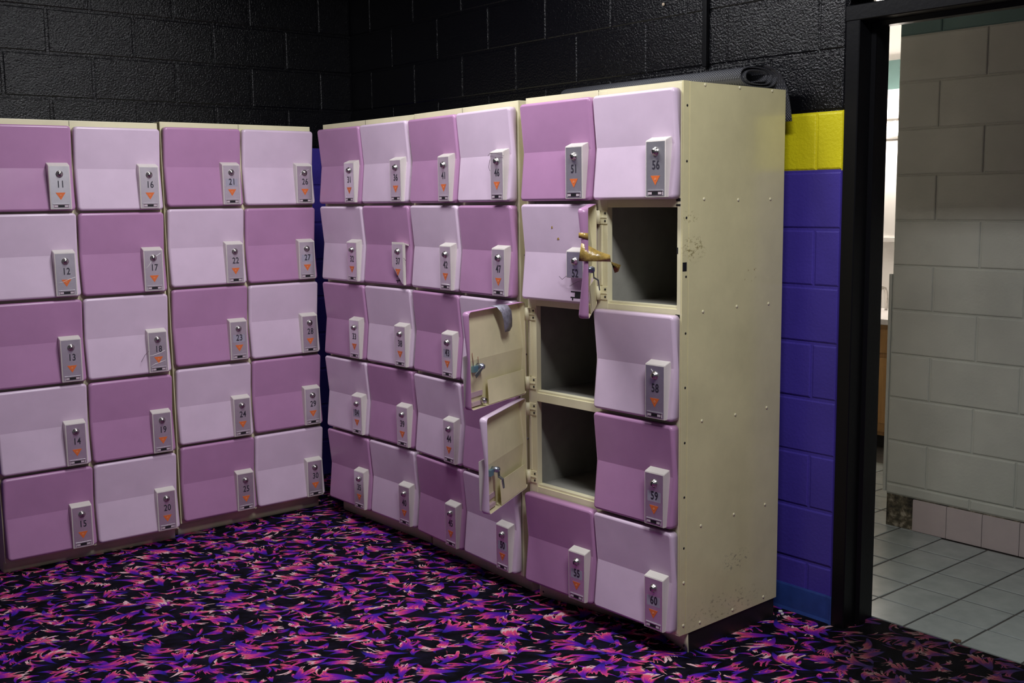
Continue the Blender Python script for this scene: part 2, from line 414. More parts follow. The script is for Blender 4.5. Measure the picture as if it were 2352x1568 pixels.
for i in range(-6, 8):
    for j in range(-5, 7):
        x = 2.688 + i*TP; y = 1.213 - (j+1)*TP
        if y < 0.0: continue
        if y < 1.2 and (x > 4.35 or x < 1.8): continue
        if y > 1.2 and x > 2.75: continue
        if y < 0.163:
            # cut row along the carpet edge
            bm = bmesh.new(); add_box(bm, 0, s, 0.168-y, s, -0.012, 0.0005)
            obj('tile', mesh_of(bm, 'tile'), FTILE, tf, (x+GJ/2, y+GJ/2, 0)); continue
        obj('tile', tile_me, None, tf, (x+GJ/2, y+GJ/2, random.uniform(-0.0004, 0.0004)))

# washroom partition
wb = empty('wall_bathroom'); tag(wb, 'off-white painted block partition inside the washroom with dark green top band', kind='structure')
BX0, BY = 2.61, 1.23
box('mortar_bed', BX0, 4.6, BY+0.0045, BY+0.2, 0.15, 11*CZ, BATHW, wb)
box('mortar_bed', BX0, 4.6, BY+0.0045, BY+0.2, 11*CZ, 13*CZ, BATHG, wb)
for k in range(0, 13):
    xs = course_joints(BX0, 4.6, 0.4064, BX0 if k % 2 == 0 else BX0+0.1985)
    for a, b in zip(xs, xs[1:]):
        z0 = max(k*CZ, 0.152); h = (k+1)*CZ - z0 - 0.006
        obj('block', block_mesh(b-a-0.006, round(h, 4), 0.05, BATHG if k >= 11 else BATHW), None, wb, (a+0.003, BY-0.001+random.uniform(-.0008, .0008), z0+0.003))
box('base_core', BX0+0.004, 4.6, BY+0.004, BY+0.2, 0.0, 0.152, MOULD, wb)
for i in range(11):
    x = 2.752 + i*0.165
    box('base_tile', x+0.001, x+0.1635, BY-0.008, BY+0.004, 0.002, 0.148, BTILE, wb, 0.0015)
box('corner_guard', BX0-0.018, BX0-0.002, BY-0.001, BY+0.014, 0.16, 1.18, BATHW, wb, 0.004)
# washroom shell
tag(box('wall_washroom_back', 0.4, 4.7, 3.14, 3.3, 0.0, 2.7, PLASTER), 'bright white washroom wall behind the vanity', kind='structure')
tag(box('trim_2', 0.55, 4.6, 3.128, 3.14, 2.204, 2.385, BATHG), 'green painted band on the far washroom wall', kind='structure')
tag(box('trim_3', 0.55, 4.6, 3.12, 3.14, 1.235, 1.262, PLASTER), 'white ledge strip on the far washroom wall', kind='structure')
tag(box('wall_washroom_left', 0.4, 0.55, 0.16, 3.14, 0.0, 2.7, PLASTER), 'white washroom side wall', kind='structure')
tag(box('wall_washroom_right', 4.6, 4.75, 0.16, 3.3, 0.0, 2.7, PLASTER), 'white washroom end wall', kind='structure')
tag(box('ceiling_washroom', 0.4, 4.75, 0.16, 3.3, 2.62, 2.72, PLASTER), 'white washroom ceiling', kind='structure')
box_in = tag(box('wall_washroom_front', 0.55, 3.1, 0.161, 0.18, 0.0, 2.62, PLASTER), 'white washroom face of the locker-room wall', kind='structure')
tag(box('ceiling', -0.16, 7.6, -6.4, 0.16, 3.25, 3.35, CEIL), 'dark ceiling over the locker area', kind='structure')

# door frame
tr = empty('trim_1'); tag(tr, 'black painted steel door frame of the washroom doorway', kind='structure')
def jamb_profile(x0, sgn):
    p = [(0.0, 0.004), (0.0, -0.016), (0.003, -0.019), (0.049, -0.019), (0.052, -0.016), (0.052, 0.055), (0.068, 0.058), (0.068, 0.098), (0.052, 0.101), (0.052, 0.165), (0.047, 0.17), (0.0, 0.17)]
    return [(x0 + sgn*a, b, 0.0) for a, b in p]
bm = bmesh.new(); add_prism(bm, jamb_profile(3.150, 1), (0, 0, 2.118)); obj('jamb', mesh_of(bm), FRAME, tr)
bm = bmesh.new(); add_prism(bm, jamb_profile(4.160, -1), (0, 0, 2.118)); obj('jamb', mesh_of(bm), FRAME, tr)
bm = bmesh.new()
hp = [(3.150, b, 2.170 - a) for a, b in [(0.0, 0.004), (0.0, -0.016), (0.003, -0.019), (0.049, -0.019), (0.052, -0.016), (0.052, 0.055), (0.068, 0.058), (0.068, 0.098), (0.052, 0.101), (0.052, 0.165), (0.047, 0.17), (0.0, 0.17)]]
add_prism(bm, hp, (1.01, 0, 0)); obj('header', mesh_of(bm), FRAME, tr)
# vinyl base on the blue wall
bm = bmesh.new()
path = [(2.60, -0.001), (3.12, -0.001), (3.144, -0.004), (3.149, -0.016)]
def base_sec(x, y, nx, ny):
    return [(x, y, 0.0), (x+nx*0.010, y+ny*0.010, 0.0), (x+nx*0.006, y+ny*0.006, 0.012), (x+nx*0.004, y+ny*0.004, 0.094), (x+nx*0.002, y+ny*0.002, 0.101), (x, y, 0.101)]
secs = []
for (x, y), (nx, ny) in zip(path, [(0, -1), (0, -1), (-0.3, -0.95), (-0.9, -0.4)]): secs.append([bm.verts.new(p) for p in base_sec(x, y, nx, ny)])
for a, b in zip(secs, secs[1:]):
    for i in range(6): bm.faces.new((a[i], a[(i+1) % 6], b[(i+1) % 6], b[i]))
bm.faces.new(secs[0]); bm.faces.new(secs[-1])
tag(obj('baseboard_right', mesh_of(bm), VINYL), 'dusty blue vinyl baseboard beside the door frame', kind='structure')

# ceiling fittings that carry the lamps
for i, (loc, sx, sy, rz, w) in enumerate(FITTINGS):
    e = empty('ceiling_light', (loc[0], loc[1], loc[2]+0.02), rz)
    tag(e, ['long fluorescent ceiling fitting above the lockers', 'long fluorescent ceiling fitting farther from the lockers'][i], 'ceiling light', 'fluorescent ceiling fittings')
    box('housing', -sx/2-0.03, sx/2+0.03, -sy/2-0.03, sy/2+0.03, 0.0, 0.07, PLASTER, e, 0.006)
    for q in (-0.4, 0.4): box('hanger', q-0.006, q+0.006, -0.006, 0.006, 0.07, 0.27, STEEL, e)

# ------------------------------------------------------------------ lockers
DW, DH, TIER = 0.366, 0.350, 0.362
def prof(z, v=0.018): return 0.038 - v*(1 - abs(2*z/DH - 1))
def rrect(inset, rad, z_sym=True):
    x0, x1, z0, z1 = inset, DW-inset, inset, DH-inset; r = max(rad-inset, 0.002); pts = []
    pts.append((x1, DH/2))
    for cx, cz, a0 in ((x1-r, z1-r, 0), (x0+r, z1-r, 90)):
        for k in range(5): a = math.radians(a0 + k*22.5); pts.append((cx + r*math.cos(a), cz + r*math.sin(a)))
    pts.append((x0, DH/2))
    for cx, cz, a0 in ((x0+r, z0+r, 180), (x1-r, z0+r, 270)):
        for k in range(5): a = math.radians(a0 + k*22.5); pts.append((cx + r*math.cos(a), cz + r*math.sin(a)))
    return pts      # 22 points: 0 right crease, 11 left crease
def door_mesh(mat):
    bm = bmesh.new()
    def ring(inset, f, rad=0.016): return [bm.verts.new((x, -f(z), z)) for x, z in rrect(inset, rad)]
    L = [ring(0, lambda z: 0.004), ring(0, lambda z: prof(z)-0.011), ring(0.0014, lambda z: prof(z)-0.0055), ring(0.0045, lambda z: prof(z)-0.0018), ring(0.010, lambda z: prof(z))]
    for a, b in zip(L, L[1:]):
        for i in range(22):
            f = bm.faces.new((a[i], a[(i+1) % 22], b[(i+1) % 22], b[i])); f.smooth = True
    e = L[-1]; bm.faces.new(e[0:12]); bm.faces.new(e[11:22] + [e[0]])
    I = [ring(0.0016, lambda z: 0.004), ring(0.0016, lambda z: prof(z)-0.008), ring(0.004, lambda z: prof(z)-0.0035)]
    for a, b in ([L[0], I[0]],) + tuple(zip(I, I[1:])):
        for i in range(22):
            f = bm.faces.new((a[i], b[i], b[(i+1) % 22], a[(i+1) % 22])); f.material_index = 0 if a is L[0] else 1
    e = I[-1]
    for q in (e[0:12], e[11:22] + [e[0]]): f = bm.faces.new(q); f.material_index = 1
    bmesh.ops.recalc_face_normals(bm, faces=bm.faces)
    me = bpy.data.meshes.new('door'); bm.to_mesh(me); bm.free()
    me.materials.append(mat); me.materials.append(INNER); return me
DOOR = {True: door_mesh(MAUVE), False: door_mesh(PINK)}
PX0, PX1 = DW-0.107, DW-0.021     # lock plate span across the door
PC = (PX0+PX1)/2; FD = 0.051; CR = DH/2
def wedge(zlo=0.006):
    bm = bmesh.new()
    pr = [(zlo, prof(zlo)-0.002), (CR, prof(CR)-0.002), (CR+0.024, prof(CR+0.024)-0.002), (CR+0.0125, FD-0.002), (CR+0.0105, FD), (zlo, FD)]
    if zlo > 0.05: pr[0] = (zlo, prof(zlo)-0.002)
    fs = add_prism(bm, [(PX0, -d, z) for z, d in pr], (PX1-PX0, 0, 0))
    bmesh.ops.bevel(bm, geom=list({e for f in fs for e in f.edges}), offset=0.0012, segments=2, affect='EDGES')
    me = mesh_of(bm, 'plate_cover'); me.materials.append(ACRYL); return me
def plate(poly):
    bm = bmesh.new(); add_prism(bm, [(x, -FD+0.0004, z) for x, z in poly], (0, -0.0010, 0))
    me = mesh_of(bm, 'lock_plate'); me.materials.append(ALU); return me
COVER = wedge(); COVER_HALF = wedge(0.092)
PLATE = plate([(PX0+.004, .010), (PX1-.004, .010), (PX1-.004, CR+.008), (PX0+.004, CR+.008)])
PLATE_HALF = plate([(PX0+.004, .094), (PX1-.004, .094), (PX1-.004, CR+.008), (PX0+.004, CR+.008)])
PLATE_BROKEN = plate([(PX0+.004, .085), (PX1-.012, .012), (PX1-.004, .012), (PX1-.004, CR+.008), (PX0+.004, CR+.008)])
bm = bmesh.new(); add_lathe(bm, [(0.0145, 0.0), (0.0145, 0.002), (0.0115, 0.003), (0.0115, 0.007), (0.0095, 0.0105), (0.005, 0.0125), (0.0, 0.013)], (PC, -FD-0.0008, CR-0.024), (0, -1, 0), 18)
add_box(bm, PC-0.0012, PC+0.0012, -FD-0.0145, -FD-0.012, CR-0.030, CR-0.018, 1)
CYL = mesh_of(bm, 'key_cylinder'); CYL.materials.append(CHROME); CYL.materials.append(HOLE)
bm = bmesh.new(); yy = -FD-0.0008
add_prism(bm, [(PC-0.020, yy, CR-0.100), (PC+0.020, yy, CR-0.100), (PC, yy, CR-0.130)], (0, -0.0005, 0))
add_lathe(bm, [(0.0038, 0.0), (0.0038, 0.0009), (0.0022, 0.0009), (0.0022, 0.0)], (PC, yy, CR-0.1115), (0, -1, 0), 10, 1)
ARROW = mesh_of(bm, 'arrow'); ARROW.materials.append(ORANGE); ARROW.materials.append(EMBLEM)
bm = bmesh.new()
add_box(bm, PC-0.032, PC+0.032, -FD-0.0013, -FD, 0.013, 0.027, 1)
add_box(bm, PC-0.029, PC+0.029, -FD-0.0018, -FD, 0.014, 0.0245, 0)
add_box(bm, PC-0.028, PC-0.014, -FD-0.0024, -FD, 0.0155, 0.023, 1); add_box(bm, PC+0.013, PC+0.027, -FD-0.0024, -FD, 0.0155, 0.023, 1)
add_box(bm, PC-0.033, PC+0.033, -FD-0.0030, -FD, 0.0265, 0.0295, 2)
SLOT = mesh_of(bm, 'coin_slot'); SLOT.materials.append(HOLE); SLOT.materials.append(SLOTP); SLOT.materials.append(ALU)
bm = bmesh.new(); add_box(bm, PC-0.029, PC+0.029, -FD-0.0008, -FD, CR-0.087, CR-0.052); NLAB = mesh_of(bm, 'number_label'); NLAB.materials.append(LABELP)
bm = bmesh.new()    # bare cut-out in the door where a plate is missing
for a in (((PX0+.006, .020), (PX1-.006, .020), (PX1-.006, .024), (PX0+.006, .024)), ((PX0+.006, .040), (PX1-.006, .040), (PX1-.006, .044), (PX0+.006, .044)),
          ((PC-.016, .020), (PC+.016, .020), (PC+.016, .044), (PC-.016, .044)), ((PX0+.014, .012), (PX0+.020, .012), (PX0+.020, .022), (PX0+.014, .022)), ((PX1-.020, .012), (PX1-.014, .012), (PX1-.014, .022), (PX1-.020, .022))):
    add_prism(bm, [(x, -prof(z)+0.001, z) for x, z in a], (0, -0.0016, 0))
CUTOUT = mesh_of(bm, 'slot_cutout'); CUTOUT.materials.append(HOLE)

def number_mesh(txt):
    cu = bpy.data.curves.new('num', 'FONT'); cu.body = txt; cu.size = 0.038; cu.align_x = 'CENTER'; cu.align_y = 'CENTER'; cu.extrude = 0.0003; cu.offset = 0.0005
    cu.space_character = 1.08; cu.resolution_u = 4
    o = bpy.data.objects.new('num', cu); COL.objects.link(o)
    me = bpy.data.meshes.new_from_object(o.evaluated_get(bpy.context.evaluated_depsgraph_get()))
    bpy.data.objects.remove(o); bpy.data.curves.remove(cu)
    me.transform(Matrix.Diagonal((0.82, 1.05, 1, 1))); me.transform(Matrix.Rotation(PI/2, 4, 'X'))
    me.transform(Matrix.Translation((PC+0.002, -FD-0.0011, CR-0.067)))
    me.materials.clear(); me.materials.append(INK); me.name = 'number'; return me
LABELLED = {21, 27, 23, 50, 55, 59, 60, 43, 34, 48}
OPEN = {53: (74.0, 1.0), 54: (63.5, 1.7), 57: (49.5, 1.7)}
DOORS = {}

def build_interior(d, n):
    """lock barrel, cam, bottom pocket strip and corner tabs on the inside of an open door"""
    yi = lambda z: -prof(z)+0.0035
    z = CR-0.024
    bm = bmesh.new(); add_lathe(bm, [(0.011, 0), (0.011, 0.026), (0.008, 0.027), (0.008, 0.031), (0.0, 0.031)], (PC, yi(z)-0.001, z), (0, 1, 0), 14)
    obj('lock_barrel', mesh_of(bm), STEEL, d)
    bm = bmesh.new(); yc = yi(z)+0.024
    if n == 53: add_prism(bm, [(PC-0.007, yc, z+0.006), (PC+0.004, yc, z-0.009), (PC+0.048, yc+0.004, z-0.034), (PC+0.056, yc+0.004, z-0.020)], (0, 0.003, 0))
    else:
        add_prism(bm, [(PC-0.008, yc, z+0.008), (PC+0.008, yc, z+0.008), (PC+0.007, yc+0.002, z-0.028), (PC-0.007, yc+0.002, z-0.028)], (0, 0.003, 0))
        add_prism(bm, [(PC-0.006, yc+0.016, z-0.034), (PC+0.008, yc+0.016, z-0.034), (PC+0.006, yc+0.020, z-0.066), (PC-0.006, yc+0.020, z-0.066)], (0, 0.003, 0))
        add_prism(bm, [(PC-0.007, yc+0.002, z-0.026), (PC+0.007, yc+0.002, z-0.026), (PC+0.007, yc+0.018, z-0.036), (PC-0.007, yc+0.018, z-0.036)], (0, 0.002, 0.003))
    obj('cam_lever', mesh_of(bm), STEEL, d)
    bm = bmesh.new(); add_box(bm, PC+0.010, PC+0.036, yi(z), yi(z)+0.012, z-0.018, z+0.004); obj('bracket', mesh_of(bm), simple('blue_zinc', (0.22, 0.40, 0.50), 0.35, 0.6), d)
    # folded strip along the bottom on the hinge side
    bm = bmesh.new()
    add_prism(bm, [(0.012, -0.006, 0.004), (PX0-0.006, -0.006, 0.004), (PX0-0.006, -0.010, 0.094), (0.012, -0.010, 0.094)], (0, 0.0015, 0))
    obj('coin_guard', mesh_of(bm), INNER, d)
    bm = bmesh.new(); add_box(bm, DW-0.045, DW-0.030, yi(DH-.02)-0.001, yi(DH-.02)+0.002, DH-0.032, DH-0.010); add_box(bm, DW-0.040, DW-0.035, yi(DH-.02), yi(DH-.02)+0.0026, DH-0.024, DH-0.016, 1)
    t_ = obj('corner_tab', mesh_of(bm), [CREAM, HOLE], d)
    bm = bmesh.new(); add_box(bm, PX0+0.004, PX1-0.004, yi(.05), yi(.05)+0.004, 0.040, 0.058); add_box(bm, PX0+0.012, PX1-0.010, yi(.02), yi(.02)+0.012, 0.008, 0.022)
    obj('coin_chute', mesh_of(bm), simple('pinkish_chute', (0.50, 0.36, 0.40), 0.5), d)
    if n == 53:
        bm = bmesh.new(); add_lathe(bm, [(0.0, 0), (0.011, 0.002), (0.013, 0.010), (0.010, 0.020), (0, 0.022)], (PX0+0.012, yi(.02)+0.010, 0.020), (0.4, 1, 0.2), 10)
        obj('coin_roller', mesh_of(bm), CHROME, d)
        bm = bmesh.new(); add_tube(bm, [(PC+0.030, yi(.17)+0.004, z), (PC+0.036, yi(.2)+0.006, z+0.052)], 0.0012, 6); add_tube(bm, [(PC+0.010, yi(.17)+0.010, z+0.01), (PC+0.010, yi(.17)+0.010, z+0.036)], 0.0012, 6)
        obj('wire', mesh_of(bm), simple('rusty_wire', (0.30, 0.14, 0.10), 0.5, 0.5), d)

def locker(name, n0, x, y, t, ztop, label, first_deep=True):
    root = empty(name, (x, y, 0), t); tag(root, label, 'lockers', 'locker cabinets along the block walls')
    W, DEP = 0.7482, 0.5446
    zo = ztop - 1.907            # this cabinet stands a touch lower or higher
    zb = 0.071 + zo; open_cab = (n0 == 51)
    if not open_cab:
        box('body', 0, W, 0.0, DEP, zb, ztop, CREAM, root, 0.002)
    else:
        th = 0.006
        # right side: outer sheet with folded front strip; left side; back; top; bottom; divider
        sd = empty('tmp'); bpy.data.objects.remove(sd)
        bm = bmesh.new(); add_box(bm, W-th, W, 0.0, 0.030, zb, ztop, 0, 0.001); add_box(bm, W-th, W+0.0012, 0.031, DEP, zb, ztop-0.001, 0, 0.0008)
        obj('side_panel', mesh_of(bm), CREAM_SIDE, root)
        box('side_panel', 0, th, 0.0, DEP, zb, ztop, CREAM, root, 0.001)
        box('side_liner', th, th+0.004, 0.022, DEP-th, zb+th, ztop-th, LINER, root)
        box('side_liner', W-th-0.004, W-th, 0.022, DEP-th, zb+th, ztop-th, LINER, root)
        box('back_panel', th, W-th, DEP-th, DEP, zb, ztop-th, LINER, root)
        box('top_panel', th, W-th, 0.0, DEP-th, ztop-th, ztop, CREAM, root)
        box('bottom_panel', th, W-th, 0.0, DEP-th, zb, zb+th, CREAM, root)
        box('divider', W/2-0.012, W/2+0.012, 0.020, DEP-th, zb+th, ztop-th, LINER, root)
        for c in range(2):
            xl = c*W/2 + (th if c == 0 else 0.012); xr = (c+1)*W/2 - (0.012 if c == 0 else th)
            for k in range(1, 5):
                zs = zb + 0.010 + k*TIER
                box('shelf', xl, xr, 0.022, DEP-th, zs+0.004, zs+0.010, LINER, root)
        # face frame
        box('top_rail', th, W-th, -0.0005, 0.02, ztop-0.030, ztop-th, CREAM, root)
        box('bottom_rail', th, W-th, -0.0005, 0.02, zb+th, zb+0.040, CREAM, root)
        for k in range(1, 5):
            zs = zb + 0.010 + k*TIER
            bm = bmesh.new(); add_box(bm, th, W-th, 0.0, 0.006, zs-0.020, zs+0.012, 0, 0.001); add_box(bm, th, W-th, 0.005, 0.030, zs+0.010, zs+0.021, 0, 0.001)
            obj('shelf_rail', mesh_of(bm), CREAM, root)
        for xa, xb_ in ((th, 0.046), (W/2-0.012, W/2+0.042), (W-0.021, W-th)):
            box('stile', xa, xb_, -0.0008, 0.022, zb+th, ztop-th, CREAM, root, 0.0008)
        # rivets and holes on the outer side
        bm = bmesh.new(); add_lathe(bm, [(0.0058, 0), (0.0052, 0.0016), (0.003, 0.0028), (0, 0.0032)], (0, 0, 0), (1, 0, 0), 10)
        RIV = mesh_of(bm, 'rivet'); RIV.materials.append(CREAM)
        bm = bmesh.new(); add_lathe(bm, [(0.0042, 0), (0.0042, 0.0006), (0.0, 0.0006)], (0, 0, 0), (1, 0, 0), 8)
        PH = mesh_of(bm, 'screw_hole'); PH.materials.append(HOLE)
        for zz in (1.897, 1.533, 1.167, 0.797, 0.437, 0.092):
            for dd in (0.105, 0.285, 0.465): obj('rivet', RIV, None, root, (W+0.0011, dd, zz+random.uniform(-.004, .004)))
        for zz in (1.83, 1.655, 1.475, 1.285, 1.10, 0.92, 0.735, 0.55, 0.375): obj('screw_hole', PH, None, root, (W, 0.019, zz))
        for zz in (0.255, 0.105): obj('rivet', RIV, None, root, (W, 0.019, zz))
        box('latch_slot', W-0.001, W+0.0006, 0.002, 0.022, 1.303, 1.332, HOLE, root)
        # chipped paint marks at the frame corners by doors 57
        for zz, hh in ((1.528, .010), (1.513, .006), (1.150, .012), (1.36, .02)):
            box('paint_chip', W-0.026 if hh < .015 else W-0.0225, W-0.008 if hh < .015 else W-0.017, -0.0016, 0.0, zz, zz+hh, HOLE, root)
    if not open_cab and n0 == 41:
        bm = bmesh.new(); add_lathe(bm, [(0.0048, 0), (0.004, 0.002), (0, 0.003)], (0, 0, 0), (1, 0, 0), 10); SC = mesh_of(bm, 'screw'); SC.materials.append(STEEL)
        bm = bmesh.new(); add_lathe(bm, [(0.004, 0), (0.004, 0.0006), (0.0, 0.0006)], (0, 0, 0), (1, 0, 0), 8); PH2 = mesh_of(bm, 'screw_hole'); PH2.materials.append(HOLE)
        for zz in (1.71, 1.10, 0.62, 0.20): obj('screw', SC, None, root, (W, 0.028, zz))
        for zz in (1.33, 0.95, 0.40): obj('screw_hole', PH2, None, root, (W, 0.024, zz))
    # seam along the top edge of the two columns
    box('top_seam', W/2-0.0008, W/2+0.0008, -0.0008, 0.001, ztop-0.024, ztop-0.001, SCREW, root)
    # plinth (kick panel), recessed; the end cabinet's is pushed in
    PL = 0.044
    bm = bmesh.new(); NS = 24; rows = []
    for k in range(NS+1):
        sx = k/NS*(W-0.004)+0.002; dent = 0.0
        if open_cab:
            u = k/NS
            for (u0, d0), (u1, d1) in zip(((0, 0), (.5, .055), (.66, .085), (1.01, 0)), ((.5, .055), (.66, .085), (1.01, 0))):
                if u0 <= u < u1: dent = d0 + (d1-d0)*(u-u0)/(u1-u0)
        rows.append([bm.verts.new((sx, PL + dent, 0.001)), bm.verts.new((sx, PL + dent*0.45, zb*0.5)), bm.verts.new((sx, PL, zb+0.002)), bm.verts.new((sx, PL+0.004, zb+0.002)), bm.verts.new((sx, PL+0.004+dent, 0.001))])
    for a, b in zip(rows, rows[1:]):
        for i in range(5):
            f = bm.faces.new((a[i], a[(i+1) % 5], b[(i+1) % 5], b[i])); f.smooth = True
    bm.faces.new(rows[0]); bm.faces.new(rows[-1])
    obj('plinth', mesh_of(bm), CREAM, root)
    for xa in (0.003, W-0.012):
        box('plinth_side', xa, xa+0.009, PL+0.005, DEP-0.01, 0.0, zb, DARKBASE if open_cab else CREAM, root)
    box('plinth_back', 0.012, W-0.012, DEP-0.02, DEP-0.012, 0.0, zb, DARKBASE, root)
    for xa in (0.02, W-0.02):
        bm = bmesh.new(); add_lathe(bm, [(0.0045, 0), (0.0035, 0.0012), (0, 0.0016)], (xa, PL+0.002, 0.02), (0, -1, 0), 8); obj('screw', mesh_of(bm), SCREW, root)
    # doors
    for c in range(2):
        for r in range(5):
            n = n0 + c*5 + r; deep = (c + r) % 2 == 0
            dx = c*W/2 + 0.004 + random.uniform(-0.0012, 0.0012)
            dz = 1.883 + zo - r*TIER - DH + random.uniform(-0.0018, 0.0018)
            d = obj('door', DOOR[deep], None, root, (dx, -0.0012 if n not in OPEN else -0.010, dz))
            tilt = random.uniform(-0.003, 0.003)
            if n in OPEN:
                th_, dr = OPEN[n]; d.rotation_euler = (0, math.radians(dr), -math.radians(th_)); d.rotation_mode = 'XYZ'
            else: d.rotation_euler = (0, tilt, -random.uniform(0.0, 0.006))
            d['label'] = ('mauve' if deep else 'pale pink') + ' door numbered %d' % n if n not in OPEN else ('mauve' if deep else 'pale pink') + ' locker door standing open'
            DOORS[n] = d
            if n in OPEN:
                build_interior(d, n)
                if n != 57: obj('plate_cover', COVER, None, d); obj('lock_plate', PLATE, None, d); obj('key_cylinder', CYL, None, d)
                continue
            if n == 52:
                obj('plate_cover', COVER_HALF, None, d); obj('lock_plate', PLATE_HALF, None, d); obj('slot_cutout', CUTOUT, None, d)
            elif n == 37:
                obj('lock_plate', PLATE_BROKEN, None, d); obj('slot_cutout', CUTOUT, None, d)
                bm = bmesh.new()
                pr = [(PX0, -FD, .085), (PX1, -FD, .006), (PX1, -FD, CR+.011), (PX0, -FD, CR+.011)]
                add_prism(bm, pr, (0, 0.012, 0)); add_prism(bm, [(PX0, -prof(CR), CR+.0), (PX1, -prof(CR), CR), (PX1, -FD, CR+.011), (PX0, -FD, CR+.011)], (0, 0.0, 0.006))
                obj('plate_cover', mesh_of(bm), ACRYL, d); obj('arrow', ARROW, None, d)
            else:
                obj('plate_cover', COVER, None, d); obj('lock_plate', PLATE, None, d); obj('arrow', ARROW, None, d); obj('coin_slot', SLOT, None, d)
            obj('key_cylinder', CYL, None, d)
            if n in LABELLED: obj('number_label', NLAB, None, d)
            obj('number', number_mesh(str(n)), None, d)
    # hinges of the open doors
    for n in range(n0, n0+10):
        if n in OPEN:
            c, r = divmod(n-n0, 5); z0 = 1.883 + zo - r*TIER - DH; xh = c*W/2
            for zz in (z0+0.020, z0+0.282):
                bm = bmesh.new()
                add_box(bm, xh+0.002, xh+0.042, -0.004, 0.0, zz, zz+0.046, 0, 0.001)
                add_lathe(bm, [(0.0095, 0), (0.0095, 0.0465)], (xh+0.004, -0.010, zz-0.0002), (0, 0, 1), 12)
                add_box(bm, xh-0.004, xh+0.041, -0.0062, 0.0, zz+0.020, zz+0.026, 0, 0.001)
                for q in (0.010, 0.036): add_lathe(bm, [(0.0042, 0), (0.0042, 0.001), (0, 0.001)], (xh+0.033, -0.0042, zz+q), (0, -1, 0), 8, 1)
                obj('hinge', mesh_of(bm), [CREAM, HOLE], root)
            # rolled hinge-side edge between the hinges
            box('hinge_strip', xh+0.010, xh+0.018, -0.0045, 0.0, z0+0.07, z0+0.278, CREAM, root, 0.0012)
    return root
locker('locker_cabinet', 11, 0.5567, -2.1147, 1.5399, 1.891, 'pink and mauve lockers 11 to 20 with cracked lock covers, farther from the room corner')
locker('locker_cabinet', 21, 0.5471, -1.3415, 1.5596, 1.901, 'pink and mauve lockers 21 to 30 with unbroken plates, beside the corner gap')
locker('locker_cabinet', 31, 0.6546, -0.5783, 0.0073, 1.905, 'pink and mauve lockers 31 to 40 beside the corner gap, with one shattered lock cover')
locker('locker_cabinet', 41, 1.4203, -0.5819, -0.0695, 1.905, 'pink and mauve lockers 41 to 50, angled, partly hidden behind the two open doors')
LC = locker('locker_cabinet', 51, 2.2209, -0.6429, 0.0169, 1.907, 'pink and mauve locker cabinet with three doors hanging open, cream side exposed')

# ------------------------------------------------------------------ loose things
def strip(pts, wvec, thick, mat, name):
    """bent strip of tape: centre points, width vectors"""
    bm = bmesh.new(); top = []; bot = []
    for i, p in enumerate(pts):
        p = Vector(p); w = Vector(wvec[i]); d = Vector(pts[min(i+1, len(pts)-1)]) - Vector(pts[max(i-1, 0)])
        n = d.cross(w).normalized()*thick
        top.append((bm.verts.new(p-w/2+n), bm.verts.new(p+w/2+n))); bot.append((bm.verts.new(p-w/2), bm.verts.new(p+w/2)))
    for i in range(len(pts)-1):
        for q in (top, bot): bm.faces.new((q[i][0], q[i][1], q[i+1][1], q[i+1][0]))
        for k in (0, 1): bm.faces.new((top[i][k], bot[i][k], bot[i+1][k], top[i+1][k]))
    for i in (0, -1): bm.faces.new((top[i][0], top[i][1], bot[i][1], bot[i][0]))
    return obj(name, mesh_of(bm, name, True), mat)
bpy.context.view_layer.update()
def dworld(n, x, y, z):
    d = DOORS[n]; return d.matrix_world @ Vector((x, y, z))
# brown tape dangling from the free edge of door 57
e0 = dworld(57, DW+0.001, -0.016, 0.205)
R_ = Vector((0.74, 0.67, 0))
tp = [e0 + Vector((-0.010, -0.010, 0.008)), e0 + R_*0.004 + Vector((0, 0, 0.004)), e0 + R_*0.04 + Vector((0, 0, -0.006)), e0 + R_*0.08 + Vector((0, 0, -0.012)), e0 + R_*0.098 + Vector((0, 0, -0.028)), e0 + R_*0.100 + Vector((0, 0, -0.056))]
ww = [Vector((0.006, 0.006, 0.056)), Vector((0.006, 0.012, 0.050)), Vector((0.0, 0.02, 0.030)), Vector((0.012, -0.012, 0.022)), Vector((-0.030, -0.014, 0.010)), Vector((-0.012, -0.004, -0.004))]
tag(strip(tp, ww, 0.0006, MTAPE, 'tape_strip'), 'crumpled brown parcel tape sticking out from an open locker door edge', 'tape', 'tape strips on open doors')
tp = [dworld(57, DW+0.0012, -0.034, 0.266), dworld(57, DW+0.0012, -0.004, 0.262)]
tag(strip(tp, [Vector((0, 0, 0.016)), Vector((0, 0, 0.020))], 0.0005, MTAPE, 'tape_strip'), 'small brown tape scrap stuck flat on an open door edge', 'tape', 'tape strips on open doors')
# grey tape over the top of door 53
x_ = 0.155
tp = [dworld(53, x_, -0.040, DH+0.001), dworld(53, x_, -0.020, DH+0.0025), dworld(53, x_+.002, -0.002, DH+0.001), dworld(53, x_-.004, 0.012, DH-0.020), dworld(53, x_-.010, 0.014, DH-0.050), dworld(53, x_-.012, 0.013, DH-0.078), dworld(53, x_-.010, 0.010, DH-0.094)]
ax = (dworld(53, 1, 0, 0)-dworld(53, 0, 0, 0)).normalized()
tag(strip(tp, [ax*0.075, ax*0.075, ax*0.072, ax*0.066, ax*0.056, ax*0.052, ax*0.030], 0.0006, DTAPE, 'tape_strip'), 'grey duct tape hanging over the top of an open locker door', 'tape', 'tape strips on open doors')
